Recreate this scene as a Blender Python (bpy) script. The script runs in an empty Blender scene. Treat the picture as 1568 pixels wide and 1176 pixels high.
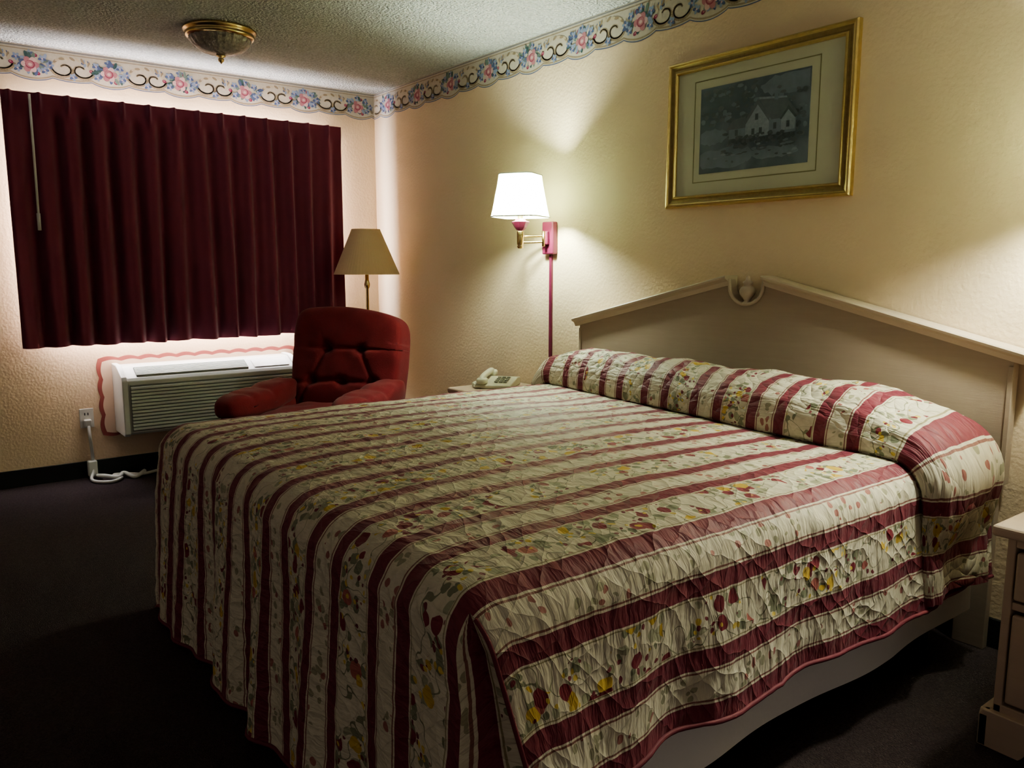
import bpy, math, random
from mathutils import Vector, Matrix, noise
random.seed(4)
sc = bpy.context.scene
COL = sc.collection
PI = math.pi

# ------------------------------------------------------------------ materials
def new_mat(name):
    m = bpy.data.materials.new(name); m.use_nodes = True
    nt = m.node_tree
    return m, nt, nt.nodes["Principled BSDF"]

def N(nt, typ, **kw):
    n = nt.nodes.new(typ)
    for k, v in kw.items():
        setattr(n, k, v)
    return n

def mathn(nt, op, a, b=None, c=None):
    n = nt.nodes.new("ShaderNodeMath"); n.operation = op
    for i, v in enumerate((a, b, c)):
        if v is None: continue
        if isinstance(v, (int, float)): n.inputs[i].default_value = v
        else: nt.links.new(v, n.inputs[i])
    return n.outputs[0]

def mixc(nt, f, a, b):
    n = nt.nodes.new("ShaderNodeMix"); n.data_type = 'RGBA'
    for idx, v in ((0, f), (6, a), (7, b)):
        if isinstance(v, (int, float)): n.inputs[idx].default_value = v
        elif isinstance(v, tuple): n.inputs[idx].default_value = (*v[:3], 1)
        else: nt.links.new(v, n.inputs[idx])
    return n.outputs[2]

def M(name, col, rough=.6, metal=0., var=.12, vscale=8., bump=None, spec=.4, stretch=(1, 1, 1), sheen=0):
    m, nt, b = new_mat(name)
    tc = N(nt, "ShaderNodeTexCoord")
    mp = N(nt, "ShaderNodeMapping"); mp.inputs['Scale'].default_value = stretch
    nt.links.new(tc.outputs['Object'], mp.inputs[0])
    nz = N(nt, "ShaderNodeTexNoise"); nz.inputs['Scale'].default_value = vscale; nz.inputs['Detail'].default_value = 5
    nt.links.new(mp.outputs[0], nz.inputs[0])
    d = tuple(c * (1 - var) for c in col); l = tuple(min(1, c * (1 + var)) for c in col)
    nt.links.new(mixc(nt, nz.outputs[0], d, l), b.inputs['Base Color'])
    b.inputs['Roughness'].default_value = rough
    b.inputs['Metallic'].default_value = metal
    b.inputs['Specular IOR Level'].default_value = spec
    if sheen: b.inputs['Sheen Weight'].default_value = sheen
    if bump:
        s, st, dist = bump
        n2 = N(nt, "ShaderNodeTexNoise"); n2.inputs['Scale'].default_value = s; n2.inputs['Detail'].default_value = 3
        nt.links.new(mp.outputs[0], n2.inputs[0])
        bp = N(nt, "ShaderNodeBump"); bp.inputs['Strength'].default_value = st; bp.inputs['Distance'].default_value = dist
        nt.links.new(n2.outputs[0], bp.inputs['Height']); nt.links.new(bp.outputs[0], b.inputs['Normal'])
    return m

m_wall = M("wall_paint", (.76, .60, .42), .55, var=.03, vscale=1.5, bump=(70, .45, .005), spec=.35)
m_ceil = M("popcorn_ceiling", (.66, .69, .62), .95, var=.60, vscale=80, bump=(75, 1.0, .04), spec=.1)
m_carpet = M("carpet", (.066, .048, .050), .95, var=.7, vscale=180, bump=(240, 1, .01), spec=.1)
m_black = M("black_vinyl", (.006, .006, .007), .45)
m_curt = M("burgundy_cloth", (.150, .019, .046), .85, var=.12, vscale=5, bump=(500, .2, .001), sheen=.14)
m_lining = M("curtain_lining", (.82, .70, .62), .9, var=.03)
m_white = M("white_plastic", (.66, .66, .61), .4, var=.04)
m_acbody = M("ac_plastic", (.58, .58, .53), .45, var=.04)
m_acdark = M("ac_grille_dark", (.20, .21, .19), .6)
m_acslat = M("ac_slat", (.60, .62, .56), .5, var=.04)
m_brass = M("brass", (.62, .47, .24), .25, metal=1, var=.1)
m_gold = M("gilt_frame", (.56, .42, .20), .35, metal=.85, var=.2, vscale=40, bump=(90, .5, .004))
m_golddk = M("gilt_dark", (.28, .20, .09), .45, metal=.6, var=.3, vscale=60)
m_maroonmetal = M("maroon_enamel", (.14, .018, .055), .35, var=.05)
m_red = M("red_upholstery", (.13, .008, .014), .85, var=.25, vscale=14, bump=(160, .4, .003), sheen=.08, spec=.25)
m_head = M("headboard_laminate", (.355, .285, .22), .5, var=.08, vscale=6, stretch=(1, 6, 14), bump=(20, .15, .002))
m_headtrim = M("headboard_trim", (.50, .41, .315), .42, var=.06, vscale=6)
m_night = M("nightstand_laminate", (.52, .40, .31), .5, var=.08, vscale=6, stretch=(1, 6, 10))
m_sheet = M("white_sheet", (.86, .86, .84), .85, var=.03, bump=(12, .3, .01))
m_phone = M("phone_plastic", (.60, .58, .45), .4, var=.03)
m_phonedk = M("phone_keys", (.30, .30, .24), .5)
m_binding = M("maroon_binding", (.16, .028, .045), .7, var=.2, vscale=60)
m_glassdark = M("glass_fixture", (.22, .19, .16), .15, var=.5, vscale=60, bump=(70, .8, .01), spec=.8)
m_mat = M("picture_mat", (.50, .50, .38), .7, var=.03)
m_matline = M("mat_line", (.20, .19, .09), .6)
m_frame_al = M("aluminium", (.5, .5, .5), .4, metal=.8)
m_acborder = M("scallop_maroon", (.34, .10, .09), .7)
m_acinner = M("scallop_face", (.74, .57, .43), .7)

def shade_mat(name, col, em, trans=.55):
    m, nt, b = new_mat(name)
    out = nt.nodes["Material Output"]
    b.inputs['Roughness'].default_value = .8
    tc = N(nt, "ShaderNodeTexCoord")
    w = N(nt, "ShaderNodeTexNoise"); w.inputs['Scale'].default_value = 90
    nt.links.new(tc.outputs['Object'], w.inputs[0])
    nt.links.new(mixc(nt, w.outputs[0], tuple(c*.92 for c in col), col), b.inputs['Base Color'])
    tr = N(nt, "ShaderNodeBsdfTranslucent"); tr.inputs[0].default_value = (*col, 1)
    mx = N(nt, "ShaderNodeMixShader"); mx.inputs[0].default_value = trans
    nt.links.new(b.outputs[0], mx.inputs[1]); nt.links.new(tr.outputs[0], mx.inputs[2])
    nt.links.new(mx.outputs[0], out.inputs[0])
    if em:
        b.inputs['Emission Color'].default_value = (.92, 1, .72, 1)
        b.inputs['Emission Strength'].default_value = em
    return m
m_shade = shade_mat("lit_fabric_shade", (.84, .93, .66), .1, .50)
m_lampshade_off = shade_mat("beige_shade", (.86, .68, .46), 0, .30)

# ------------------------------------------------------------------ mesh helpers
def root(name, loc):
    e = bpy.data.objects.new(name, None); e.location = loc; e.empty_display_size = .1
    COL.objects.link(e); return e

def obj(name, verts, faces, mats, parent=None, smooth=False, uvs=None, midx=None, bevel=0, xf=None):
    if xf is not None: verts = [xf @ Vector(v) for v in verts]
    else: verts = [Vector(v) for v in verts]
    lo = Vector([min(v[i] for v in verts) for i in range(3)]); hi = Vector([max(v[i] for v in verts) for i in range(3)])
    c = (lo + hi) / 2
    me = bpy.data.meshes.new(name)
    me.from_pydata([tuple(v - c) for v in verts], [], faces)
    if not isinstance(mats, (list, tuple)): mats = [mats]
    for m in mats: me.materials.append(m)
    if midx:
        for p, i in zip(me.polygons, midx): p.material_index = i
    if smooth:
        for p in me.polygons: p.use_smooth = True
    if uvs:
        ul = me.uv_layers.new(name="UVMap")
        for lp in me.loops: ul.data[lp.index].uv = uvs[lp.vertex_index]
    me.update()
    o = bpy.data.objects.new(name, me); o.location = c
    COL.objects.link(o)
    if parent:
        o.parent = parent; o.matrix_parent_inverse = Matrix.Translation(-parent.location)
    if bevel:
        b = o.modifiers.new("bevel", 'BEVEL'); b.width = bevel; b.segments = 3; b.limit_method = 'ANGLE'
    return o

BF = [(0, 3, 2, 1), (4, 5, 6, 7), (0, 1, 5, 4), (1, 2, 6, 5), (2, 3, 7, 6), (3, 0, 4, 7)]
def boxdata(x0, x1, y0, y1, z0, z1):
    return [(x0, y0, z0), (x1, y0, z0), (x1, y1, z0), (x0, y1, z0), (x0, y0, z1), (x1, y0, z1), (x1, y1, z1), (x0, y1, z1)]
def box(name, x0, x1, y0, y1, z0, z1, mat, parent=None, bevel=0, xf=None):
    return obj(name, boxdata(x0, x1, y0, y1, z0, z1), BF, mat, parent, bevel=bevel, xf=xf)
def boxes(name, lst, mat, parent=None, bevel=0, xf=None):
    V = []; F = []
    for b in lst:
        k = len(V); V += boxdata(*b); F += [tuple(i + k for i in f) for f in BF]
    return obj(name, V, F, mat, parent, bevel=bevel, xf=xf)

def lathe(name, prof, c, mat, parent=None, seg=40, smooth=True, flute=0, xf=None):
    V = []; F = []
    n = len(prof)
    for i in range(seg):
        a = 2 * PI * i / seg
        for r, z in prof:
            rr = r * (1 + (flute if i % 2 else 0))
            V.append((c[0] + rr * math.cos(a), c[1] + rr * math.sin(a), c[2] + z))
    for i in range(seg):
        j = (i + 1) % seg
        for k in range(n - 1):
            F.append((i * n + k, j * n + k, j * n + k + 1, i * n + k + 1))
    return obj(name, V, F, mat, parent, smooth, xf=xf)

def tube(name, pts, r, mat, parent=None, seg=10, xf=None):
    pts = [Vector(p) for p in pts]; V = []; F = []
    up = None
    for i, p in enumerate(pts):
        t = (pts[min(i + 1, len(pts) - 1)] - pts[max(i - 1, 0)]).normalized()
        if up is None:
            up = t.orthogonal().normalized()
        up = (up - t * up.dot(t)).normalized()
        s = t.cross(up)
        rr = r[i] if isinstance(r, (list, tuple)) else r
        for k in range(seg):
            a = 2 * PI * k / seg
            V.append(p + up * rr * math.cos(a) + s * rr * math.sin(a))
    for i in range(len(pts) - 1):
        for k in range(seg):
            l = (k + 1) % seg
            F.append((i * seg + k, i * seg + l, (i + 1) * seg + l, (i + 1) * seg + k))
    F.append(tuple(range(seg))[::-1]); F.append(tuple(range((len(pts) - 1) * seg, len(pts) * seg)))
    return obj(name, V, F, mat, parent, True, xf=xf)

def cushion(name, c, h, mat, parent=None, e=4., sub=18, fn=None, xf=None):
    V = []; F = []; idx = {}
    def vid(d):
        key = tuple(round(x, 4) for x in d)
        if key not in idx:
            q = sum(abs(x) ** e for x in d) ** (1 / e)
            p = Vector((d[0] / q * h[0], d[1] / q * h[1], d[2] / q * h[2]))
            if fn: p = fn(p)
            idx[key] = len(V); V.append(p + Vector(c))
        return idx[key]
    for ax in range(3):
        for sg in (-1, 1):
            for i in range(sub):
                for j in range(sub):
                    q = []
                    for di, dj in ((0, 0), (1, 0), (1, 1), (0, 1)):
                        u = math.tan((-1 + 2 * (i + di) / sub) * PI / 4); v = math.tan((-1 + 2 * (j + dj) / sub) * PI / 4)
                        d = [0, 0, 0]; d[ax] = sg; d[(ax + 1) % 3] = u; d[(ax + 2) % 3] = v
                        q.append(vid(d))
                    F.append(tuple(q if sg > 0 else q[::-1]))
    return obj(name, V, F, mat, parent, True, xf=xf)

def extrude(name, poly, axis, a0, a1, mat, parent=None, bevel=0, xf=None):
    """poly of 2D points; axis 'x' -> (a, p0, p1); 'y' -> (p0, a, p1)"""
    n = len(poly)
    f = (lambda a, p: (a, p[0], p[1])) if axis == 'x' else (lambda a, p: (p[0], a, p[1]))
    V = [f(a0, p) for p in poly] + [f(a1, p) for p in poly]
    F = [tuple(range(n)), tuple(range(2 * n - 1, n - 1, -1))]
    for i in range(n):
        j = (i + 1) % n
        F.append((i, i + n, j + n, j))
    return obj(name, V, F, mat, parent, bevel=bevel, xf=xf)

# ------------------------------------------------------------------ room
H = 2.44
box("floor", 0, 7.2, -5.2, 0, -.05, 0, m_carpet)
box("ceiling", 0, 7.2, -5.2, 0, H, H + .08, m_ceil)
box("wall_back", 0, 7.2, 0, .12, -.05, H + .08, m_wall)
WY0, WY1, WZ0, WZ1 = -2.12, -.48, .92, 2.06
boxes("wall_left", [(-.12, 0, -5.2, WY0, -.05, H + .08), (-.12, 0, WY1, .12, -.05, H + .08),
                    (-.12, 0, WY0, WY1, -.05, WZ0), (-.12, 0, WY0, WY1, WZ1, H + .08)], m_wall)
box("baseboard_left", 0, .012, -5.2, -.012, 0, .10, m_black, bevel=.003)
box("baseboard_back", 0.012, 7.2, -.012, 0, 0, .10, m_black, bevel=.003)
w = root("window_1", (-.06, (WY0 + WY1) / 2, (WZ0 + WZ1) / 2))
boxes("window_frame", [(-.07, -.03, WY0, WY0 + .04, WZ0, WZ1), (-.07, -.03, WY1 - .04, WY1, WZ0, WZ1),
      (-.07, -.03, WY0, WY1, WZ0, WZ0 + .04), (-.07, -.03, WY0, WY1, WZ1 - .04, WZ1), (-.07, -.03, -1.32, -1.28, WZ0, WZ1)], m_frame_al, w)
box("window_glass", -.055, -.05, WY0, WY1, WZ0, WZ1, M("frosted_pane", (.6, .65, .7), .3), w)

# ------------------------------------------------------------------ wallpaper border
bcols = dict(bg=(.56, .51, .43), band=(.20, .20, .24), tan=(.32, .25, .17), tanl=(.56, .48, .35), pink=(.44, .19, .22), pinkd=(.28, .06, .10),
             pinkl=(.62, .42, .42), blue=(.09, .12, .24), bluel=(.26, .32, .46), green=(.05, .10, .10), greenl=(.16, .22, .19), red=(.24, .03, .08))
bnames = list(bcols); bm = [M("border_" + k, bcols[k], .7, var=.15, vscale=60) for k in bnames]
def make_border(name, mapf, length, phase):
    V = []; F = []; MI = []
    P = .393
    def add(pts, col, off):
        k = len(V)
        for (u, v) in pts: V.append(mapf(u, v, off))
        F.append(tuple(range(k, k + len(pts)))); MI.append(bnames.index(col))
    def zb(u):
        q = ((u - phase) / P) % 1.0
        return H - .150 - .024 * abs(math.sin(PI * q * 2)) ** .7 * (1 if q < .5 else .5) - .008
    n = int(length / .008)
    for i in range(n):
        u0 = i * .008; u1 = u0 + .008
        if u1 > length: break
        add([(u0, H - .001), (u1, H - .001), (u1, zb(u1)), (u0, zb(u0))], 'bg', .0015)
        add([(u0, zb(u0)), (u1, zb(u1)), (u1, zb(u1) + .004), (u0, zb(u0) + .004)], 'blue', .0021)
        add([(u0, zb(u0) + .009), (u1, zb(u1) + .009), (u1, zb(u1) + .016), (u0, zb(u0) + .016)], 'tan', .0021)
        add([(u0, H - .006), (u1, H - .006), (u1, H - .010), (u0, H - .010)], 'band', .0021)
        add([(u0, H - .020), (u1, H - .020), (u1, H - .024), (u0, H - .024)], 'tan', .0021)
    lay = [0]
    def ell(u, v, a, b, ang, col, seg=12):
        lay[0] += 1
        off = .0026 + .00004 * (lay[0] % 80)
        a *= 1.2; b *= 1.2
        ca, sa = math.cos(ang), math.sin(ang)
        if u - a < .005 or u + a > length: return
        add([(u + a * math.cos(t) * ca - b * math.sin(t) * sa, v + a * math.cos(t) * sa + b * math.sin(t) * ca)
             for t in [2 * PI * k / seg for k in range(seg)]], col, off)
    def scroll(u, v, r, turns, a0, sgn, wd, col):
        pts = []
        for k in range(26):
            t = k / 25; a = a0 + sgn * turns * 2 * PI * t; rr = r * (1 - .75 * t)
            pts.append((u + rr * math.cos(a) * 1.25, v + rr * math.sin(a), wd * (1 - .5 * t)))
        for k in range(25):
            (ua, va, wa), (ub, vb, wb) = pts[k], pts[k + 1]
            dx, dy = ub - ua, vb - va; L = math.hypot(dx, dy) or 1; nx, ny = -dy / L, dx / L
            q = [(ua + nx * wa, va + ny * wa), (ub + nx * wb, vb + ny * wb), (ub - nx * wb, vb - ny * wb), (ua - nx * wa, va - ny * wa)]
            if min(p[0] for p in q) < .004 or max(p[0] for p in q) > length: continue
            add(q, col, .0024)
    kk = -1
    while kk * P + phase < length:
        u0 = kk * P + phase; lay[0] = 0
        vm = H - .088
        for (du, sg, a0) in ((.245, 1, PI), (.335, -1, 0)):
            scroll(u0 + du, vm - .012, .052, .9, a0, sg, .0095, 'tan')
            scroll(u0 + du, vm - .010, .048, .9, a0, sg, .0040, 'tanl')
        for t in range(11):
            a = t / 10 * PI
            ell(u0 + .29 + .088 * math.cos(a), vm + .016 + .030 * math.sin(a), .014, .006, a + PI / 2 + .5, 'tan' if t % 2 else 'tanl', 8)
        for t in range(22):
            a = random.uniform(0, 2 * PI); rr = random.uniform(.03, .062)
            ell(u0 + .09 + rr * 1.5 * math.cos(a), vm + rr * .85 * math.sin(a), .017, .0075, a + random.uniform(-.5, .5), random.choice(['green', 'greenl', 'blue', 'bluel']), 8)
        ru, rv = u0 + .105, vm - .012
        for t in range(6):
            a = t * PI / 3; ell(ru + .024 * math.cos(a), rv + .024 * math.sin(a), .017, .014, a, 'pink' if t % 2 else 'pinkl')
        ell(ru, rv, .020, .019, 0, 'pinkd'); ell(ru + .002, rv + .002, .016, .014, .5, 'pink'); ell(ru, rv, .008, .007, 0, 'pinkl')
        for (du, dv) in ((.035, -.035), (.170, .022), (.045, .026), (.165, -.038), (.010, -.005), (.29, -.052), (.225, .03), (.105, .045)):
            for t in range(5):
                a = t * 2 * PI / 5 + du * 50
                ell(u0 + du + .011 * math.cos(a), vm + dv + .011 * math.sin(a), .009, .006, a, 'blue' if t % 2 else 'bluel', 8)
            ell(u0 + du, vm + dv, .004, .004, 0, 'pinkl', 6)
        for (du, dv) in ((.078, .040), (.195, -.01), (.07, -.055)):
            ell(u0 + du, vm + dv, .010, .008, .4, 'red', 8); ell(u0 + du + .002, vm + dv + .002, .005, .004, .4, 'pink', 6)
        kk += 1
    return obj(name, V, F, bm, None, midx=MI)
make_border("wallpaper_border", lambda u, v, o: (o, -u, v), 4.2, .115 - .09)
make_border("wallpaper_border", lambda u, v, o: (u, -o, v), 6.0, .10)

# ------------------------------------------------------------------ curtain
cr = root("curtain", (.12, -1.29, 1.49))
def curtain_mesh(name, x0, mat, dx, y0, y1, z0, z1):
    ny, nz = 560, 48
    V = []; F = []
    for j in range(nz + 1):
        tz = j / nz; z = z0 + (z1 - z0) * tz
        for i in range(ny + 1):
            ty = i / ny; y = y0 + (y1 - y0) * ty
            jit = .9 * noise.noise(Vector((ty * 6, 0, 11))) * (1 - tz)
            wob = .9 * noise.noise(Vector((ty * 5, tz * 1.1, 3))) * (1 - tz)
            ph = ty * 14 * 2 * PI + jit * 2.4 + wob
            amp = .021 + .018 * (1 - tz) + .018 * noise.noise(Vector((ty * 7, tz * 1.2, 7)))
            s = math.sin(ph) + .28 * math.sin(2 * ph + 1 + 3 * ty)
            off = amp * s + .010 * noise.noise(Vector((ty * 25, tz * 3, 17))) * (1 - tz)
            if tz > .91:
                k = min(1, (tz - .91) / .05)
                pin = math.exp(-(((ty * 14) % 1 - .25) / .09) ** 2)
                off = off * (1 - k) + k * (.002 + .036 * pin)
            zz = z + (.016 * noise.noise(Vector((ty * 7, 0, 1))) * (1 - tz) ** 6)
            V.append((x0 + off + dx, y, zz))
    for j in range(nz):
        for i in range(ny):
            a = j * (ny + 1) + i
            F.append((a, a + 1, a + ny + 2, a + ny + 1))
    return obj(name, V, F, mat, cr, True)
curtain_mesh("curtain_drape", .125, m_curt, 0, -2.26, -.32, .80, 2.17)
curtain_mesh("curtain_back_lining", .125, m_lining, -.010, -2.26, -.32, .812, 2.165)
boxes("curtain_rod", [(.055, .08, -2.28, -.30, 2.135, 2.165), (0, .06, -2.24, -2.22, 2.13, 2.17), (0, .06, -.36, -.34, 2.13, 2.17), (0, .06, -1.3, -1.28, 2.13, 2.17)], m_white, cr, .003)
tube("curtain_wand", [(.185, -2.135, 2.15), (.195, -2.137, 1.8), (.20, -2.14, 1.45)], .006, m_white, cr)
tube("wand_grip", [(.20, -2.14, 1.53), (.201, -2.14, 1.44)], .009, m_white, cr)

# ------------------------------------------------------------------ air conditioner
ac = root("air_conditioner", (.13, -1.26, .27))
AY0, AY1 = -1.80, -.72
extrude("ac_body", [(.002, .27), (.235, .27), (.25, .285), (.25, .585), (.235, .603), (.13, .655), (.11, .662), (.002, .665)], 'y', AY0 + .03, AY1 - .03, m_acbody, ac, .004)
for nm, a, b in (("ac_end_left", AY0, AY0 + .032), ("ac_end_right", AY1 - .032, AY1)):
    extrude(nm, [(.002, .262), (.242, .262), (.262, .28), (.262, .59), (.245, .612), (.135, .666), (.11, .673), (.002, .675)], 'y', a, b, m_white, ac, .006)
box("ac_front_panel", .25, .256, AY0 + .045, AY1 - .045, .295, .565, m_acdark, ac)
boxes("ac_louvers", [(.252, .268, AY0 + .045, AY1 - .045, .300 + .0200 * i, .3145 + .0200 * i) for i in range(13)], m_acslat, ac, .002)
sl = Matrix.Translation(Vector((.182, 0, .6285))) @ Matrix.Rotation(math.atan2(.052, .105), 4, 'Y')
box("ac_vent_dark", -.048, .045, AY0 + .09, AY1 - .33, .0, .003, m_acdark, ac, xf=sl)
boxes("ac_vent_slats", [(-.046 + .0135 * i, -.041 + .0135 * i, AY0 + .09, AY1 - .33, .002, .011) for i in range(7)], m_acslat, ac, xf=sl)
box("ac_control_door", -.045, .042, AY1 - .29, AY1 - .06, .001, .006, m_white, ac, .002, xf=sl)
def scallop(y0, y1, z0, z1, d, a):
    pts = []
    def edge(p, q, nx, nz):
        L = math.hypot(q[0] - p[0], q[1] - p[1]); n = max(8, int(L / .008)); k = round(L / .11)
        for i in range(n):
            t = i / n; o = a * abs(math.sin(PI * k * t))
            pts.append((p[0] + (q[0] - p[0]) * t + nx * o, p[1] + (q[1] - p[1]) * t + nz * o))
    edge((y0, z0), (y1, z0), 0, -1); edge((y1, z0), (y1, z1), 1, 0); edge((y1, z1), (y0, z1), 0, 1); edge((y0, z1), (y0, z0), -1, 0)
    return pts
sr = root("wall_sleeve_surround", (.002, -1.26, .5))
extrude("surround_edge", scallop(-1.870, -.650, .245, .705, 0, .012), 'x', .0, .006, m_acborder, sr)
extrude("surround_face", scallop(-1.85, -.67, .262, .685, 0, .010), 'x', .006, .0075, m_acinner, sr)
ol = root("wall_outlet", (.005, -1.95, .36))
box("outlet_plate", 0, .007, -1.99, -1.915, .30, .415, m_white, ol, .003)
box("outlet_plug", .007, .045, -1.972, -1.933, .31, .352, m_white, ol, .006)
boxes("outlet_slots", [(.007, .008, -1.965, -1.960, .375, .39), (.007, .008, -1.948, -1.943, .375, .39)], m_black, ol)
cd = root("power_cord", (.10, -1.88, .0))
cpts = [(.04, -1.952, .315), (.06, -1.952, .25), (.05, -1.945, .14), (.07, -1.95, .05), (.12, -1.97, .014), (.20, -1.95, .012), (.24, -1.88, .012), (.18, -1.82, .014), (.12, -1.85, .02), (.11, -1.78, .014), (.16, -1.70, .012), (.12, -1.60, .012), (.06, -1.5, .012)]
def smoothpts(P, n=8):
    P = [Vector(p) for p in P]; out = []
    for i in range(len(P) - 1):
        p0 = P[max(i - 1, 0)]; p1 = P[i]; p2 = P[i + 1]; p3 = P[min(i + 2, len(P) - 1)]
        for k in range(n):
            t = k / n
            out.append(.5 * ((2 * p1) + (-p0 + p2) * t + (2 * p0 - 5 * p1 + 4 * p2 - p3) * t * t + (-p0 + 3 * p1 - 3 * p2 + p3) * t ** 3))
    out.append(P[-1]); return out
tube("cord", smoothpts(cpts), .009, m_white, cd)
box("cord_block", .03, .075, -1.975, -1.925, .015, .11, m_white, cd, .008)
tube("cord_loop", smoothpts([(.08, -1.93, .02), (.16, -1.90, .03), (.19, -1.84, .02), (.14, -1.80, .03), (.20, -1.75, .012), (.12, -1.68, .02)]), .012, m_white, cd)

# ------------------------------------------------------------------ ceiling light
cl = root("ceiling_light", (.93, -1.36, H))
c0 = (.93, -1.36, H)
lathe("light_pan", [(.0, -.001), (.172, -.001), (.180, -.008), (.178, -.016), (.168, -.022), (.165, -.030), (.170, -.036), (.163, -.044), (.150, -.050), (.0, -.050)], c0, m_brass, cl, 60)
lathe("light_glass", [(.150, -.048), (.146, -.062), (.130, -.085), (.100, -.106), (.060, -.120), (.020, -.127), (.0, -.128)], c0, m_glassdark, cl, 48, False, flute=.03)
lathe("light_finial", [(.0, -.124), (.022, -.126), (.024, -.132), (.010, -.138), (.016, -.146), (.014, -.154), (.004, -.164), (.0, -.170)], c0, m_brass, cl, 24)

# ------------------------------------------------------------------ floor lamp (off)
fl = root("floor_lamp", (.39, -.29, 0)); fc = (.39, -.29, 0)
lathe("lamp_base", [(0, 0), (.13, 0), (.135, .012), (.12, .022), (.05, .032), (.02, .05), (.0, .05)], fc, m_brass, fl)
lathe("lamp_pole", [(.010, .04), (.010, .62), (.017, .63), (.017, .66), (.010, .67), (.010, 1.10), (.016, 1.11), (.02, 1.13), (.012, 1.16), (.012, 1.24), (.0, 1.24)], fc, m_brass, fl, 20)
lathe("lamp_shade", [(.214, 1.195), (.213, 1.20), (.094, 1.485), (.093, 1.49), (.091, 1.488), (.210, 1.198), (.214, 1.195)], fc, m_lampshade_off, fl, 120, False, flute=.006)
lathe("lamp_bulb", [(0, 1.24), (.014, 1.25), (.03, 1.30), (.028, 1.33), (.0, 1.35)], fc, m_sheet, fl, 20)
tube("shade_spider", [(.39 - .10, -.29, 1.45), (.39, -.29, 1.45), (.39 + .10, -.29, 1.45)], .003, m_brass, fl)
tube("shade_harp", smoothpts([(.39 - .01, -.29, 1.22), (.39 - .05, -.29, 1.33), (.39, -.29, 1.45), (.39 + .05, -.29, 1.33), (.39 + .01, -.29, 1.22)]), .003, m_brass, fl)

# ------------------------------------------------------------------ red recliner
CX, CY = 1.07, -.94
ch = root("recliner_chair", (CX, CY, 0))
T = Matrix.Translation(Vector((CX, CY, 0))) @ Matrix.Rotation(math.radians(35), 4, 'Z')
TB = T @ Matrix.Translation(Vector((.02, .24, .40))) @ Matrix.Rotation(math.radians(-12), 4, 'X')
def backfn(p):
    x, y, z = p
    k = 1 + .05 * (z / .33) if z < 0 else 1
    x2 = x * k
    zz = z + .010 * math.cos(x / .34 * PI) * (1 if z > .15 else 0) - .02 * (x / .34) * (1 if z > .1 else 0)
    if y < 0:
        d = 0
        for (tx, tz) in ((-.11, .09), (.11, .09), (-.20, -.10), (0, -.10), (.20, -.10)):
            d += .050 * math.exp(-(((x - tx) / .032) ** 2 + ((z - tz) / .026) ** 2))
        d += .016 * math.exp(-((z - .09 - .10 * (abs(x) - .11) ** 2) / .012) ** 2) * (1 if abs(x) < .24 else .3)
        d += .016 * math.exp(-((z + .10 + .25 * x * x) / .014) ** 2)
        d += .008 * math.exp(-((abs(x) - .11 - (z - .09) * .5) / .010) ** 2) * max(0, 1 - (z - .09) / .12) * (1 if z > .09 else 0)
        d += .014 * math.exp(-((abs(x) - .11 + (z - .09) * .5) / .012) ** 2) * (1 if z < .09 else 0)
        d -= .010 * noise.noise(Vector((x * 9, z * 9, 2)))
        y = y + d
    return Vector((x2, y, zz))
cushion("chair_back", (0, 0, .275), (.352, .105, .328), m_red, ch, 6.5, 64, backfn, xf=TB)
def padfn(p):
    return Vector((p.x, p.y, p.z + .012 * noise.noise(p * 9)))
for sx, nm in ((-1, "left"), (1, "right")):
    cushion("chair_arm_" + nm, (sx * .345, -.06, .29), (.085, .31, .24), m_red, ch, 5, 16, None, xf=T)
    def armfn(p, sx=sx):
        q = Vector(p)
        k = math.exp(-((p.y + .17) / .02) ** 2) * .012 + math.exp(-((p.y - .02) / .02) ** 2) * .010
        q.z -= k if p.z > 0 else 0
        q.z += .04 * max(0, (p.y) / .3)
        q.z += .01 * noise.noise(p * 12)
        return q
    cushion("arm_pad_" + nm, (sx * .35, -.09, .510 + .01 * sx), (.105, .320, .075), m_red, ch, 3.2, 30, armfn, xf=T)
cushion("chair_seat", (0, -.10, .38), (.265, .30, .10), m_red, ch, 3.6, 24, padfn, xf=T)
cushion("chair_footrest", (0, -.37, .24), (.255, .05, .16), m_red, ch, 4, 16, padfn, xf=T)
box("chair_base", -.33, .33, -.33, .28, .05, .30, m_red, ch, .03, xf=T)
boxes("chair_feet", [(sx * .28 - .03, sx * .28 + .03, y, y + .06, 0, .06) for sx in (-1, 1) for y in (-.30, .20)], m_black, ch, xf=T)

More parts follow.
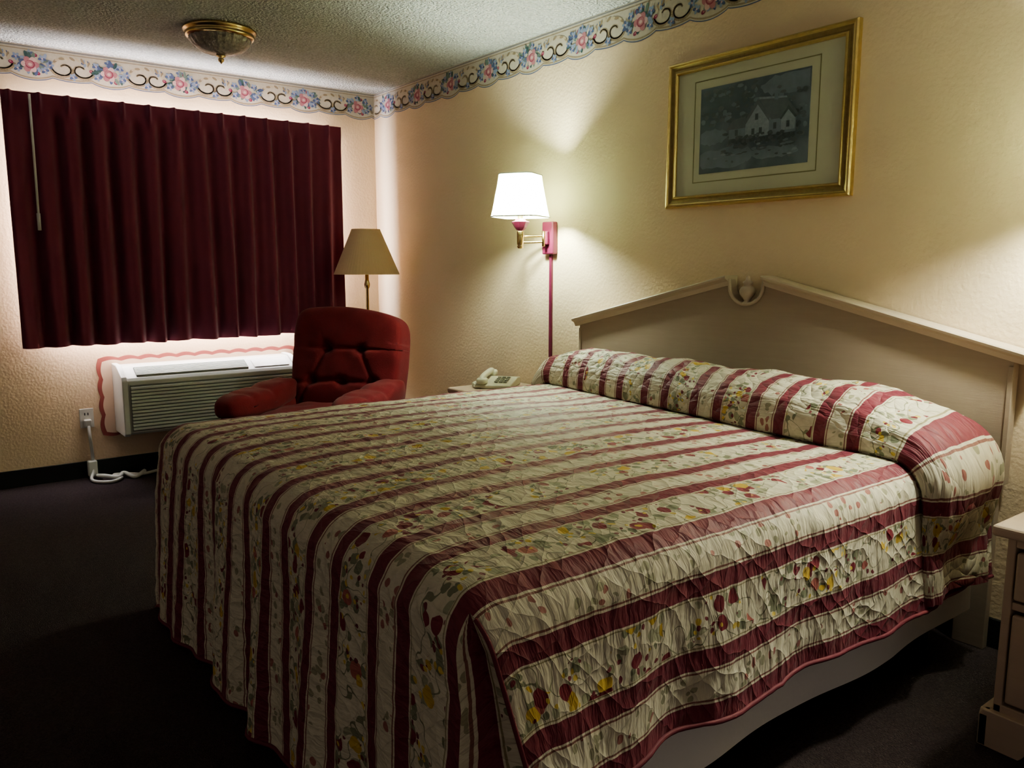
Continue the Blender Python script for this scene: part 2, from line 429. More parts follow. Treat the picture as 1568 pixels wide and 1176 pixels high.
# ------------------------------------------------------------------ nightstands
def nightstand(x0, x1, y0, y1, zt):
    r = root("nightstand", ((x0 + x1) / 2, (y0 + y1) / 2, 0))
    boxes("cabinet", [(x0 + .03, x0 + .05, y0 + .03, y1, .09, zt - .03), (x1 - .05, x1 - .03, y0 + .03, y1, .09, zt - .03),
                      (x0 + .03, x1 - .03, y1 - .02, y1, .09, zt - .03), (x0 + .03, x1 - .03, y0 + .03, y1, .09, .12), (x0 + .05, x1 - .05, y0 + .035, y1, zt - .22, zt - .20),
                      (x0 + .05, x1 - .05, y0 + .03, y0 + .05, zt - .055, zt - .03)], m_night, r, .003)
    box("drawer_front", x0 + .056, x1 - .056, y0 + .022, y0 + .045, zt - .19, zt - .065, m_night, r, .006)
    box("drawer_panel_lower", x0 + .056, x1 - .056, y0 + .026, y0 + .045, .13, zt - .23, m_night, r, .006)
    box("top", x0, x1, y0, y1, zt - .03, zt, m_night, r, .010)
    lathe("drawer_knob", [(0, 0), (.006, 0), (.006, .012), (.014, .018), (.012, .026), (0, .028)], (0, 0, 0), m_brass, r, 16,
          xf=Matrix.Translation(Vector(((x0 + x1) / 2, y0 + .022, zt - .128))) @ Matrix.Rotation(PI / 2, 4, 'X'))
    a, b = x0 + .005, x1 - .005
    def front(a, b):
        P = [(a, 0), (a + .10, 0)]
        for t in range(9):
            q = t / 8; P.append((a + .10 + .04 * q, .05 * math.sin(q * PI / 2) ** 1.5))
        for t in range(9):
            q = 1 - t / 8; P.append((b - .10 - .04 * q, .05 * math.sin(q * PI / 2) ** 1.5))
        P += [(b, 0), (b, .085), (b - .008, .10), (a + .008, .10), (a, .085)]
        return P
    P = front(a, b)
    extrude("plinth_front", P, 'y', y0 + .012, y0 + .035, m_night, r, .003)
    P2 = front(y0 + .012, y1)
    extrude("plinth_left", P2, 'x', a, a + .023, m_night, r, .003)
    extrude("plinth_right", P2, 'x', b - .023, b, m_night, r, .003)
    return r
nightstand(4.43, 5.03, -.63, -.02, .60)
nightstand(1.62, 2.12, -.46, -.02, .60)

# telephone
ph = root("telephone", (1.75, -.24, .60))
TP = Matrix.Translation(Vector((1.76, -.22, .602))) @ Matrix.Rotation(math.radians(38), 4, 'Z')
extrude("phone_base", [(-.11, 0), (.11, 0), (.11, .040), (.05, .048), (-.09, .022), (-.11, .018)], 'x', -.10, .10, m_phone, ph, .006, xf=TP)
boxes("phone_keys", [(.0 + .025 * i, .018 + .025 * i, -.07 + .025 * j, -.052 + .025 * j, .030 + .005 * j, .036 + .005 * j) for i in range(3) for j in range(4)], m_phonedk, ph, xf=TP)
tube("phone_handset", smoothpts([(-.06, -.11, .042), (-.06, -.08, .058), (-.06, 0, .068), (-.06, .08, .073), (-.06, .115, .058)]), .017, m_phone, ph, 14, xf=TP)
cushion("handset_ear", (-.06, .10, .060), (.029, .032, .018), m_phone, ph, 3, 10, xf=TP)
cushion("handset_mouth", (-.06, -.095, .040), (.029, .032, .018), m_phone, ph, 3, 10, xf=TP)
cc = [(-.10 - .03 * math.sin(i / 140 * PI) + .008 * math.cos(i * .8), -.10 + .18 * i / 140, .012 + .008 * math.sin(i * .8)) for i in range(140)]
tube("phone_coil_cord", cc, .0022, m_phone, ph, 6, xf=TP)

# ------------------------------------------------------------------ wall lamps
def wall_lamp(bx, mirror=1):
    r = root("wall_lamp", (bx, -.01, 1.39))
    box("wall_plate", bx - .045, bx + .045, -.035, 0, 1.31, 1.48, m_maroonmetal, r, .008)
    box("plate_boss", bx - .02, bx + .02, -.055, -.035, 1.36, 1.43, m_maroonmetal, r, .006)
    boxes("cord_cover", [(bx - .009, bx + .009, -.014, 0, .10, 1.31)], m_maroonmetal, r, .003)
    lx, ly = bx + .06 * mirror, -.26
    tube("swing_arm_upper", smoothpts([(bx, -.05, 1.405), (bx - .10 * mirror, -.13, 1.405), (lx, ly, 1.405)]), .006, m_brass, r)
    tube("swing_arm_lower", smoothpts([(bx, -.05, 1.375), (bx - .10 * mirror, -.13, 1.375), (bx - .10 * mirror, -.13, 1.405)]), .006, m_brass, r)
    lathe("arm_pivot", [(0, 1.35), (.010, 1.352), (.010, 1.43), (0, 1.432)], (bx, -.058, 0), m_brass, r, 16)
    lathe("lamp_stem", [(0, 1.335), (.012, 1.337), (.017, 1.345), (.013, 1.352), (.017, 1.36), (.017, 1.42), (.012, 1.43), (.0, 1.43)], (lx, ly, 0), m_brass, r, 20)
    lathe("lamp_cup", [(0, 1.425), (.018, 1.426), (.030, 1.44), (.042, 1.462), (.046, 1.468), (.030, 1.474), (.02, 1.485), (.0, 1.485)], (lx, ly, 0), m_maroonmetal, r, 8, False)
    lathe("bulb_socket", [(.014, 1.48), (.014, 1.52), (0, 1.52)], (lx, ly, 0), m_brass, r, 16)
    ang = math.radians(52 - 90 - 22 if mirror > 0 else -30)
    def ring(hw, cut, z):
        P = [(-hw + cut, -hw), (hw - cut, -hw), (hw, -hw + cut), (hw, hw - cut), (hw - cut, hw), (-hw + cut, hw), (-hw, hw - cut), (-hw, -hw + cut)]
        out = []
        for i in range(8):
            p, q = P[i], P[(i + 1) % 8]
            n = 14 if i % 2 == 0 else 4
            for k in range(n):
                t = k / n; x = p[0] + (q[0] - p[0]) * t; y = p[1] + (q[1] - p[1]) * t
                f = 1 + (.012 if k % 2 else 0)
                x *= f; y *= f
                out.append((lx + x * math.cos(ang) - y * math.sin(ang), ly + x * math.sin(ang) + y * math.cos(ang), z))
        return out
    R = [ring(.122, .030, 1.492), ring(.114, .028, 1.53), ring(.094, .022, 1.65), ring(.088, .020, 1.700)]
    V = [v for q in R for v in q]; n = len(R[0]); F = []
    for k in range(3):
        for i in range(n):
            j = (i + 1) % n; F.append((k * n + i, k * n + j, (k + 1) * n + j, (k + 1) * n + i))
    obj("fabric_shade", V, F, m_shade, r)
    for nm, k in (("shade_trim_bottom", 0), ("shade_trim_top", 3)):
        q = R[k]; tube(nm, q + [q[0]], .003, m_sheet, r, 6)
    return lx, ly
l1 = wall_lamp(1.95, 1)
l2 = wall_lamp(4.57, -1)
def plight(name, loc, power, col, size):
    L = bpy.data.lights.new(name, 'POINT'); L.energy = power; L.color = col; L.shadow_soft_size = size
    o = bpy.data.objects.new(name, L); o.location = loc; COL.objects.link(o); return o
plight("bulb_light", (l1[0], l1[1], 1.58), 50, (.88, 1, .82), .04)
plight("bulb_light", (l2[0], l2[1], 1.58), 72, (.96, 1, .84), .04)

# ------------------------------------------------------------------ picture
pr = root("framed_picture", (3.197, -.02, 1.805))
X0, X1, Z0, Z1 = 2.76, 3.635, 1.50, 2.11
def rect_frame(name, x0, x1, z0, z1, prof, mat, parent):
    V = []; F = []
    for ins, hgt in prof:
        V += [(x0 + ins, -hgt, z0 + ins), (x1 - ins, -hgt, z0 + ins), (x1 - ins, -hgt, z1 - ins), (x0 + ins, -hgt, z1 - ins)]
    for k in range(len(prof) - 1):
        for i in range(4):
            j = (i + 1) % 4; F.append((k * 4 + i, k * 4 + j, k * 4 + 4 + j, k * 4 + 4 + i))
    return obj(name, V, F, mat, parent)
rect_frame("frame_outer", X0, X1, Z0, Z1, [(0, 0), (0, .022), (.004, .030), (.010, .032), (.014, .026), (.018, .024)], m_gold, pr)
rect_frame("frame_cove", X0 + .018, X1 - .018, Z0 + .018, Z1 - .018, [(0, .024), (.006, .021), (.014, .020), (.020, .022)], m_golddk, pr)
rect_frame("frame_inner", X0 + .038, X1 - .038, Z0 + .038, Z1 - .038, [(0, .022), (.003, .027), (.008, .027), (.012, .020), (.013, .012)], m_gold, pr)
box("mat_board", X0 + .045, X1 - .045, -.013, -.004, Z0 + .045, Z1 - .045, m_mat, pr)
rect_frame("mat_rule", 2.900, 3.490, 1.600, 2.018, [(0, .0135), (.0, .0142), (.004, .0142), (.004, .0135)], m_matline, pr)
pm, nt, b = new_mat("landscape_print")
tc = N(nt, "ShaderNodeTexCoord")
n1 = N(nt, "ShaderNodeTexNoise"); n1.inputs['Scale'].default_value = 7; n1.inputs['Detail'].default_value = 9; n1.inputs['Distortion'].default_value = .6
nt.links.new(tc.outputs['Object'], n1.inputs[0])
cr_ = N(nt, "ShaderNodeValToRGB"); e = cr_.color_ramp.elements
e[0].position = .28; e[0].color = (.060, .078, .088, 1); e[1].position = .75; e[1].color = (.155, .185, .235, 1)
x = e.new(.50); x.color = (.095, .118, .143, 1)
nt.links.new(n1.outputs[0], cr_.inputs[0]); nt.links.new(cr_.outputs[0], b.inputs['Base Color']); b.inputs['Roughness'].default_value = .25
box("print_sheet", 2.935, 3.452, -.0150, -.0132, 1.635, 1.982, pm, pr)
m_p1 = M("print_pale", (.20, .23, .285), .4, var=.35, vscale=70); m_p2 = M("print_dark", (.056, .072, .080), .4, var=.5, vscale=60)
m_p3 = M("print_mist", (.135, .162, .21), .4, var=.35, vscale=25); m_p4 = M("print_roof", (.086, .102, .125), .4, var=.3, vscale=40)
def blob(cx, cz, a, bb, seed, n=36):
    return [(cx + a * math.cos(2 * PI * i / n) * (1 + .35 * noise.noise(Vector((math.cos(2 * PI * i / n) * 1.6, math.sin(2 * PI * i / n) * 1.6, seed)))),
             cz + bb * math.sin(2 * PI * i / n) * (1 + .5 * noise.noise(Vector((math.cos(2 * PI * i / n) * 4, math.sin(2 * PI * i / n) * 4, seed + 9))))) for i in range(n)]
PV = []; PF = []; PM = []
def pp(pts, mi):
    k = len(PV); o = .01505 + .00003 * len(PF)
    for x_, z_ in pts: PV.append((min(max(x_, 2.94), 3.447), -o, min(max(z_, 1.64), 1.977)))
    PF.append(tuple(range(k, k + len(pts)))); PM.append(mi)
pp(blob(3.36, 1.94, .12, .04, 1), 2); pp(blob(3.06, 1.69, .15, .04, 3), 2); pp(blob(3.00, 1.78, .08, .03, 5), 2)
pp(blob(3.30, 1.69, .12, .022, 8), 2)
for i in range(90):
    cx = random.uniform(2.95, 3.22); pp(blob(cx, random.uniform(1.83, 1.97), random.uniform(.006, .016), random.uniform(.005, .011), i + 100, 14), random.choice([1, 1, 3, 2]))
for i in range(50):
    pp(blob(random.uniform(3.30, 3.44), random.uniform(1.72, 1.93), random.uniform(.006, .015), random.uniform(.005, .011), i + 200, 14), random.choice([1, 3, 2]))
for i in range(60):
    pp(blob(random.uniform(3.06, 3.40), random.uniform(1.70, 1.79), random.uniform(.006, .016), random.uniform(.004, .009), i + 300, 12), random.choice([1, 1, 3, 2]))
pp([(3.17, 1.755), (3.17, 1.825), (3.225, 1.885), (3.28, 1.825), (3.28, 1.755)], 0)
pp([(3.160, 1.815), (3.225, 1.900), (3.290, 1.815), (3.280, 1.808), (3.225, 1.878), (3.170, 1.808)], 3)
pp([(3.28, 1.755), (3.28, 1.82), (3.40, 1.815), (3.40, 1.755)], 2); pp([(3.23, 1.898), (3.355, 1.885), (3.415, 1.812), (3.290, 1.812)], 3)
pp([(3.228, 1.905), (3.355, 1.891), (3.358, 1.884), (3.233, 1.896)], 0)
pp([(3.335, 1.765), (3.335, 1.815), (3.365, 1.845), (3.395, 1.815), (3.395, 1.765)], 0)
pp([(3.327, 1.810), (3.365, 1.856), (3.403, 1.810), (3.395, 1.806), (3.365, 1.840), (3.335, 1.806)], 1)
pp([(3.09, 1.76), (3.09, 1.80), (3.17, 1.80), (3.17, 1.76)], 2); pp([(3.075, 1.797), (3.11, 1.835), (3.17, 1.84), (3.17, 1.797)], 3)
for (a, c) in ((3.20, 1.765), (3.235, 1.765), (3.215, 1.82), (3.30, 1.775), (3.358, 1.775), (3.12, 1.77)):
    pp([(a, c), (a, c + .024), (a + .014, c + .024), (a + .014, c)], 1)
pp([(3.30, 1.885), (3.30, 1.925), (3.318, 1.925), (3.318, 1.883)], 2)
for i in range(40):
    pp(blob(random.uniform(3.10, 3.42), random.uniform(1.735, 1.765), random.uniform(.006, .014), random.uniform(.004, .009), i + 400, 12), random.choice([1, 3, 1]))
for i in range(26):
    pp(blob(random.uniform(2.97, 3.42), random.uniform(1.66, 1.73), random.uniform(.006, .020), random.uniform(.002, .005), i + 20, 10), random.choice([0, 2, 3, 1]))
obj("print_artwork", PV, PF, [m_p1, m_p2, m_p3, m_p4], pr, midx=PM)

# ------------------------------------------------------------------ headboard
hb = root("headboard", (3.25, -.04, .9))
xc = 3.235
def topz(x):
    d = abs(x - xc); return 1.205 - (1.205 - .985) * (d - .09) / (1.02 - .09)
poly = [(xc - 1.0, .56), (xc + 1.0, .56), (xc + 1.0, topz(xc + 1.0) - .01), (xc + .085, topz(xc + .085) - .01)]
for i in range(13):
    a = -i / 12 * PI
    poly.append((xc + .075 * math.cos(a), 1.165 + .065 * math.sin(a)))
poly += [(xc - .085, topz(xc - .085) - .01), (xc - 1.0, topz(xc - 1.0) - .01)]
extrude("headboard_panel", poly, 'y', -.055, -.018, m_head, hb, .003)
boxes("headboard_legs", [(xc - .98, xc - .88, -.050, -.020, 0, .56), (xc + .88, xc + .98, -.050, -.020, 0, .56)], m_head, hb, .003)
boxes("headboard_stiles", [(xc - 1.0, xc - .985, -.060, -.055, .56, topz(xc - 1) - .05), (xc + .985, xc + 1.0, -.060, -.055, .56, topz(xc + 1) - .05)], m_head, hb, .002)
def crown(name, xa, xb):
    za, zb = topz(xa), topz(xb)
    prof = [(-.006, -.036), (-.062, -.036), (-.066, -.028), (-.070, -.019), (-.080, -.012), (-.088, -.008), (-.090, .0), (-.086, .005), (-.006, .005)]
    V = [(xa, y, za + z) for y, z in prof] + [(xb, y, zb + z) for y, z in prof]
    n = len(prof); F = [tuple(range(n))[::-1], tuple(range(n, 2 * n))]
    for i in range(n):
        j = (i + 1) % n; F.append((i, j, j + n, i + n))
    obj(name, V, F, m_headtrim, hb)
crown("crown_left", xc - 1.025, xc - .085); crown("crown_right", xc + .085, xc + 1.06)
rim = [(xc - .085, -.062, 1.195)] + [(xc + .080 * math.cos(PI + i / 14 * PI), -.062, 1.165 + .070 * math.sin(PI + i / 14 * PI)) for i in range(15)] + [(xc + .085, -.062, 1.195)]
tube("notch_rim", rim, .007, m_headtrim, hb)
lathe("urn_finial", [(0, 1.09), (.020, 1.092), (.022, 1.10), (.012, 1.108), (.016, 1.118), (.030, 1.135), (.033, 1.150), (.026, 1.163), (.014, 1.170), (.020, 1.178), (.020, 1.184), (.010, 1.192), (.008, 1.205), (0, 1.212)], (xc, -.050, 0), m_headtrim, hb, 24)

# ------------------------------------------------------------------ bed
XC = 3.22; HF = .90; TF = 2.0; R_ = .085; ARC = PI / 2 * R_; ZT = .69; CUT = .40 * ARC
bd = root("bed", (XC, -1.08, 0))
cushion("mattress", (XC, -1.075, .53), (.955, .965, .125), m_sheet, bd, 9, 16)
box("box_spring", XC - .945, XC + .945, -2.03, -.11, .15, .41, m_sheet, bd, .03)
box("bed_plinth", XC - .86, XC + .86, -1.92, -.14, 0, .15, m_black, bd, .004)
for sg, nm in ((1, "near"), (-1, "far")):
    V = []; F = []; n = 90; mrows = 12
    for j in range(mrows + 1):
        q = j / mrows
        for i in range(n + 1):
            t = i / n; y = -.12 - 1.90 * t
            zb_ = .105 + .035 * math.sin(t * PI * 1.0) + .05 * max(0, (.25 - t) / .25)
            z = .42 + (zb_ - .42) * q
            xo = .955 + .012 * q + .008 * q * math.sin(t * 17 + 2 * q) + .006 * noise.noise(Vector((t * 8, q * 3, 4)))
            V.append((XC + sg * xo, y, z))
    for j in range(mrows):
        for i in range(n):
            a = j * (n + 1) + i; F.append((a, a + 1, a + n + 2, a + n + 1))
    obj("sheet_" + nm, V, F, m_sheet, bd, True)

def spread_mat():
    m, nt, b = new_mat("striped_floral_quilt")
    L = nt.links
    uv = N(nt, "ShaderNodeUVMap"); uv.uv_map = "UVMap"
    nd = N(nt, "ShaderNodeTexNoise"); nd.inputs['Scale'].default_value = 22; nd.inputs['Detail'].default_value = 2
    L.new(uv.outputs[0], nd.inputs[0])
    vm = N(nt, "ShaderNodeVectorMath"); vm.operation = 'SUBTRACT'; L.new(nd.outputs['Color'], vm.inputs[0]); vm.inputs[1].default_value = (.5, .5, .5)
    vs = N(nt, "ShaderNodeVectorMath"); vs.operation = 'SCALE'; L.new(vm.outputs[0], vs.inputs[0]); vs.inputs['Scale'].default_value = .026
    va = N(nt, "ShaderNodeVectorMath"); va.operation = 'ADD'; L.new(uv.outputs[0], va.inputs[0]); L.new(vs.outputs[0], va.inputs[1])
    vs2 = N(nt, "ShaderNodeVectorMath"); vs2.operation = 'SCALE'; L.new(vm.outputs[0], vs2.inputs[0]); vs2.inputs['Scale'].default_value = .005
    va2 = N(nt, "ShaderNodeVectorMath"); va2.operation = 'ADD'; L.new(uv.outputs[0], va2.inputs[0]); L.new(vs2.outputs[0], va2.inputs[1])
    sep = N(nt, "ShaderNodeSeparateXYZ"); L.new(va2.outputs[0], sep.inputs[0])
    s = sep.outputs[0]; t = sep.outputs[1]
    u = mathn(nt, 'FRACT', mathn(nt, 'DIVIDE', mathn(nt, 'ADD', s, 5.6 - .92), .28))
    def rng(a, c):
        return mathn(nt, 'MULTIPLY', mathn(nt, 'GREATER_THAN', u, a), mathn(nt, 'LESS_THAN', u, c))
    mar = mathn(nt, 'MAXIMUM', rng(-1, .148), rng(.428, .575))
    leafband = rng(.180, .392); flor = rng(.60, .97)
    nb = N(nt, "ShaderNodeTexNoise"); nb.inputs['Scale'].default_value = 60; L.new(uv.outputs[0], nb.inputs[0])
    cream = mixc(nt, nb.outputs[0], (.52, .475, .36), (.72, .66, .52))
    maroon = mixc(nt, nb.outputs[0], (.130, .017, .034), (.215, .038, .058))
    col = mixc(nt, mar, cream, maroon)
    ln = mathn(nt, 'MAXIMUM', rng(.163, .178), rng(.396, .411))
    col = mixc(nt, ln, col, (.24, .11, .09))
    ln2 = mathn(nt, 'MAXIMUM', rng(.590, .600), rng(.974, .984))
    col = mixc(nt, ln2, col, (.30, .26, .15))
    def flowers(scale, th, band, col, choices, msk_scale, msk_th, seed):
        mp = N(nt, "ShaderNodeMapping"); mp.inputs['Location'].default_value = (seed, seed * 1.7, 0); L.new(va.outputs[0], mp.inputs[0])
        v = N(nt, "ShaderNodeTexVoronoi"); v.inputs['Scale'].default_value = scale; L.new(mp.outputs[0], v.inputs[0])
        sp = N(nt, "ShaderNodeSeparateColor"); L.new(v.outputs['Color'], sp.inputs[0])
        nm = N(nt, "ShaderNodeTexNoise"); nm.inputs['Scale'].default_value = msk_scale; nm.inputs['Detail'].default_value = 0
        L.new(uv.outputs[0], nm.inputs[0])
        mk = mathn(nt, 'MULTIPLY', mathn(nt, 'LESS_THAN', v.outputs['Distance'], th), mathn(nt, 'GREATER_THAN', nm.outputs[0], msk_th))
        mk = mathn(nt, 'MULTIPLY', mk, band)
        for lo, hi, c in choices:
            q = mathn(nt, 'MULTIPLY', mathn(nt, 'GREATER_THAN', sp.outputs[0], lo), mathn(nt, 'LESS_THAN', sp.outputs[0], hi))
            col = mixc(nt, mathn(nt, 'MULTIPLY', q, mk), col, c)
        return col
    col = flowers(36, .50, flor, col, [(.12, .48, (.22, .23, .15)), (.48, .74, (.36, .35, .24))], 8, .42, 0)
    ns = N(nt, "ShaderNodeTexNoise"); ns.inputs['Scale'].default_value = 13; ns.inputs['Detail'].default_value = 1; L.new(uv.outputs[0], ns.inputs[0])
    st = mathn(nt, 'LESS_THAN', mathn(nt, 'ABSOLUTE', mathn(nt, 'SUBTRACT', ns.outputs[0], .5)), .008)
    col = mixc(nt, mathn(nt, 'MULTIPLY', st, flor), col, (.22, .22, .14))
    col = flowers(23, .42, flor, col, [(.30, .56, (.21, .028, .045)), (.68, .92, (.56, .38, .07)), (.60, .66, (.40, .13, .11))], 8, .43, 3.3)
    col = flowers(60, .38, flor, col, [(.2, .35, (.62, .46, .11)), (.75, .9, (.18, .03, .045))], 8, .43, 5.1)
    col = flowers(44, .44, leafband, col, [(.1, .50, (.32, .30, .20)), (.7, .85, (.34, .14, .12))], 12, .41, 8.2)
    L.new(col, b.inputs['Base Color'])
    b.inputs['Roughness'].default_value = .58; b.inputs['Specular IOR Level'].default_value = .35
    b.inputs['Sheen Weight'].default_value = .06
    mpq = N(nt, "ShaderNodeTexNoise"); mpq.inputs['Scale'].default_value = 6; mpq.inputs['Detail'].default_value = 0; L.new(uv.outputs[0], mpq.inputs[0])
    mq = N(nt, "ShaderNodeSeparateXYZ"); L.new(va.outputs[0], mq.inputs[0])
    wv = mathn(nt, 'MULTIPLY', mpq.outputs[0], .22)
    a_ = mathn(nt, 'SINE', mathn(nt, 'MULTIPLY', mathn(nt, 'ADD', mathn(nt, 'ADD', mq.outputs[0], mq.outputs[1]), wv), 42.0))
    c_ = mathn(nt, 'SINE', mathn(nt, 'MULTIPLY', mathn(nt, 'ADD', mathn(nt, 'SUBTRACT', mq.outputs[0], mq.outputs[1]), wv), 42.0))
    qh = mathn(nt, 'POWER', mathn(nt, 'MULTIPLY', mathn(nt, 'ABSOLUTE', a_), mathn(nt, 'ABSOLUTE', c_)), .5)
    mpw = N(nt, "ShaderNodeMapping"); mpw.inputs['Scale'].default_value = (10, 55, 1); L.new(va.outputs[0], mpw.inputs[0])
    nw = N(nt, "ShaderNodeTexNoise"); nw.inputs['Scale'].default_value = 1; nw.inputs['Detail'].default_value = 3; L.new(mpw.outputs[0], nw.inputs[0])
    hsum = mathn(nt, 'ADD', mathn(nt, 'MULTIPLY', qh, .6), mathn(nt, 'MULTIPLY', nw.outputs[0], 1.4))
    bp = N(nt, "ShaderNodeBump"); bp.inputs['Strength'].default_value = .65; bp.inputs['Distance'].default_value = .010
    L.new(hsum, bp.inputs['Height']); L.new(bp.outputs[0], b.inputs['Normal'])
    return m
m_spread = spread_mat()

bs = root("bedspread", (XC, -1.1, ZT))
def prof(d):
    if d <= 0: return 0, 0, 0
    if d < ARC:
        a = d / R_; return R_ * math.sin(a), R_ * (1 - math.cos(a)), a
    return R_, R_ + d - ARC, PI / 2
def lin(a, b, n): return [a + (b - a) * i / n for i in range(n)]
HS = .33; HT = .585
S = lin(-(HF + ARC + HS), -(HF + ARC), 14) + lin(-(HF + ARC), -(HF + CUT), 8) + lin(-(HF + CUT), -HF, 5) + lin(-HF, HF, 180) + lin(HF, HF + CUT, 6) + lin(HF + CUT, HF + ARC, 10) + lin(HF + ARC, HF + ARC + HS, 36) + [HF + ARC + HS]
Tt = lin(.11, TF, 280) + lin(TF, TF + CUT, 6) + lin(TF + CUT, TF + ARC, 10) + lin(TF + ARC, TF + ARC + HT, 54) + [TF + ARC + HT]
def crownz(s, t):
    a = max(0, 1 - (abs(s) / .95) ** 4); q = min(1, max(0, (t - .4) / .8)); e = max(0, 1 - max(0, (t - 1.6) / .5) ** 2)
    return .028 * a * q * e
def sp_pos(s, t):
    ds = abs(s) - HF; dt = t - TF; sg = 1 if s > 0 else -1
    os_, drs, a1 = prof(ds); ot, drt, a2 = prof(dt)
    x = XC + (s if ds <= 0 else sg * (HF + os_)); y = -(t if dt <= 0 else TF + ot)
    z = ZT - drs - drt + crownz(s, t)
    n = Vector((sg * math.sin(a1), -math.sin(a2), math.cos(a1) * math.cos(a2) + 1e-3)).normalized()
    w = .0022 * noise.noise(Vector((s * 7, t * 38, 0))) + .007 * noise.noise(Vector((s * 3, t * 4, 5))) + .0022 * noise.noise(Vector((s * 22, t * 22, 9)))
    p = Vector((x, y, z)) + n * w
    if ds > CUT:
        q = (ds - CUT) / (HS + ARC - CUT)
        c = math.exp(-((TF + CUT - t) / .20) ** 2)
        p.x += sg * (.030 * q + .012 * q * math.sin(t * 11 + 1.5 * math.sin(t * 4)) + .005 * q * math.sin(t * 27) + .055 * q * c)
        p.y += .085 * q * c
        p.z += .004 * q * math.sin(t * 13)
    if dt > CUT:
        q = (dt - CUT) / (HT + ARC - CUT)
        p.y -= .042 * q + .020 * q * math.sin(s * 15 + 2 * math.sin(s * 4)) + .009 * q * math.sin(s * 37)
        if s > 0: p.x += .04 * min(1, q * 4) * math.exp(-((HF + CUT - s) / .12) ** 2)
        else: p.x -= .05 * min(1, q * 3) * math.exp(-((HF + CUT + s) / .2) ** 2)
    return p
V = []; UV = []; F = []
for t in Tt:
    for s in S:
        V.append(sp_pos(s, t)); UV.append((s, t))
ns_ = len(S)
for j in range(len(Tt) - 1):
    for i in range(ns_ - 1):
        sm = abs((S[i] + S[i + 1]) / 2); tm = (Tt[j] + Tt[j + 1]) / 2
        if sm > HF + CUT and tm > TF + CUT: continue
        a = j * ns_ + i; F.append((a, a + 1, a + ns_ + 1, a + ns_))
o = obj("spread_cover", V, F, m_spread, bs, True, UV)
for sg in (1, -1):
    V = []; F = []; UV = []; n = 40
    for k in range(n + 1):
        q = k / n
        A = sp_pos(sg * (HF + CUT + (HS + ARC - CUT) * q), TF + CUT); B = sp_pos(sg * (HF + CUT), TF + CUT + (HS + ARC - CUT) * 1.1 * q)
        I = (A + B) / 2 + Vector((-sg * .028, .035, 0)) * min(1, q * 5)
        K = (A * .3 + I * .7) ; K2 = (B * .3 + I * .7)
        V += [A, K, I, K2, B]; UV += [(.90, 3 + q * .4), (.915, 3 + q * .4), (.93, 3 + q * .4), (.955, 3 + q * .4), (.98, 3 + q * .4)]
    for k in range(n):
        for c in range(4): F.append((k * 5 + c, k * 5 + c + 1, k * 5 + 6 + c, k * 5 + 5 + c))
    obj("corner_pleat", V, F, m_spread, bs, True, UV)
tube("hem_near", [sp_pos(HF + ARC + HS, t) for t in lin(.11, TF + CUT + .001, 90)], .006, m_binding, bs, 8)
tube("hem_foot", [sp_pos(s, TF + ARC + HT) for s in lin(-(HF + CUT), HF + CUT + .001, 90)], .006, m_binding, bs, 8)
tube("hem_split", [sp_pos(HF + CUT + (HS + ARC - CUT) * i / 30, TF + CUT) for i in range(1, 31)], .0045, m_binding, bs, 8)
V = []; F = []; UV = []
SR = lin(-(HF + ARC + .25), HF + ARC + .31, 230) + [HF + ARC + .31]
NA = 56
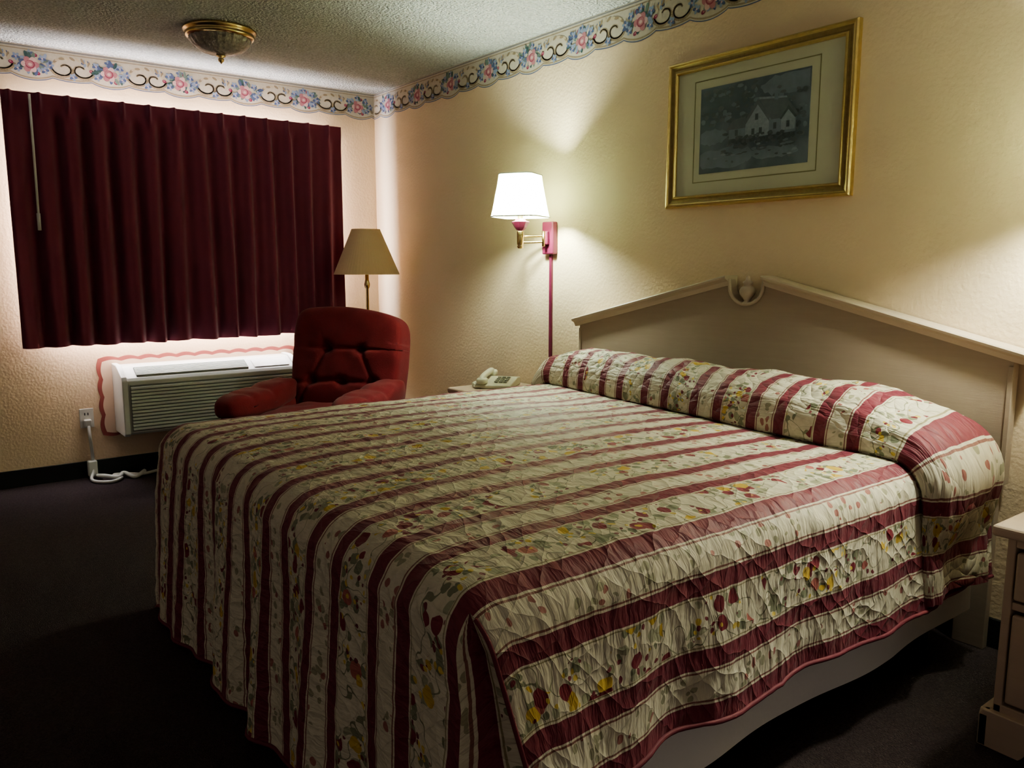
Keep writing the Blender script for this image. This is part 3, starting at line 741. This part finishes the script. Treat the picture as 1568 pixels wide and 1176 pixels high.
def roll_pos(s, k):
    q = k / NA; al = PI - q * (PI + .55)
    ds = abs(s) - HF; sg = 1 if s > 0 else -1
    os_, drs, a1 = prof(ds)
    bx = XC + (s if ds <= 0 else sg * (HF + os_)); bz = ZT - drs
    f = -(.455 + .11 * max(-1, min(1.1, s / .9)))
    yb = -.11; yc = (yb + f) / 2; wd = (yb - f) / 2
    am = 1.0
    e = abs(s) - .74
    if e > 0: am = max(.13, 1 - (e / .46) ** 1.1 * .87) if e < .46 else .13
    am *= 1 + .10 * noise.noise(Vector((s * 3, 0, 2)))
    if e > 0: wd *= 1 - .12 * min(1, e / .5)
    Hh = .165 * am
    ca, sa = math.cos(al), math.sin(al)
    y = yc - wd * (abs(ca) ** .85) * (1 if ca > 0 else -1)
    h = Hh * (abs(sa) ** .8) * (1 if sa > 0 else -1)
    if sa < 0: h = -.02 * abs(sa); y = yc - wd * ca
    h += .012 + .012 * noise.noise(Vector((s * 5, q * 14, 1))) + .004 * noise.noise(Vector((s * 18, q * 20, 1)))
    if ds > ARC: h += .018 * (ds - ARC) / HS + .018 * (ds - ARC) / HS * math.sin(y * 22)
    return Vector((bx + sg * h * math.sin(a1), y, bz + h * math.cos(a1))), q
for s in SR:
    for k in range(NA + 1):
        p, q = roll_pos(s, k); V.append(p); UV.append((s, -1 + q * .75))
for i in range(len(SR) - 1):
    for k in range(NA):
        a = i * (NA + 1) + k; F.append((a, a + 1, a + NA + 2, a + NA + 1))
obj("pillow_roll_cover", V, F, m_spread, bs, True, UV)

# ------------------------------------------------------------------ daylight behind the curtain
L = bpy.data.lights.new("window_daylight", 'AREA'); L.shape = 'RECTANGLE'; L.size = 1.10; L.size_y = 1.60; L.energy = 220; L.color = (.86, .90, 1)
o = bpy.data.objects.new("window_daylight", L); o.location = (-.02, (WY0 + WY1) / 2, (WZ0 + WZ1) / 2); o.rotation_euler = (0, -PI / 2, 0); COL.objects.link(o)

wd = bpy.data.worlds.new("world"); sc.world = wd; wd.use_nodes = True
bg = wd.node_tree.nodes["Background"]; bg.inputs[0].default_value = (1.0, .86, .74, 1); bg.inputs[1].default_value = .21

# ------------------------------------------------------------------ camera
cam = bpy.data.cameras.new("camera"); co = bpy.data.objects.new("camera", cam); COL.objects.link(co)
cam.sensor_width = 36; cam.lens = 1230 / 1568 * 36; cam.clip_start = .02
co.location = (5.255, -2.785, 1.245)
co.rotation_euler = (math.radians(90 - 8.3), 0, math.radians(52.7))
sc.camera = co
try:
    sc.view_settings.view_transform = 'AgX'
    sc.view_settings.look = 'AgX - Medium High Contrast'
    sc.view_settings.exposure = .12
except Exception as ex:
    print(ex)
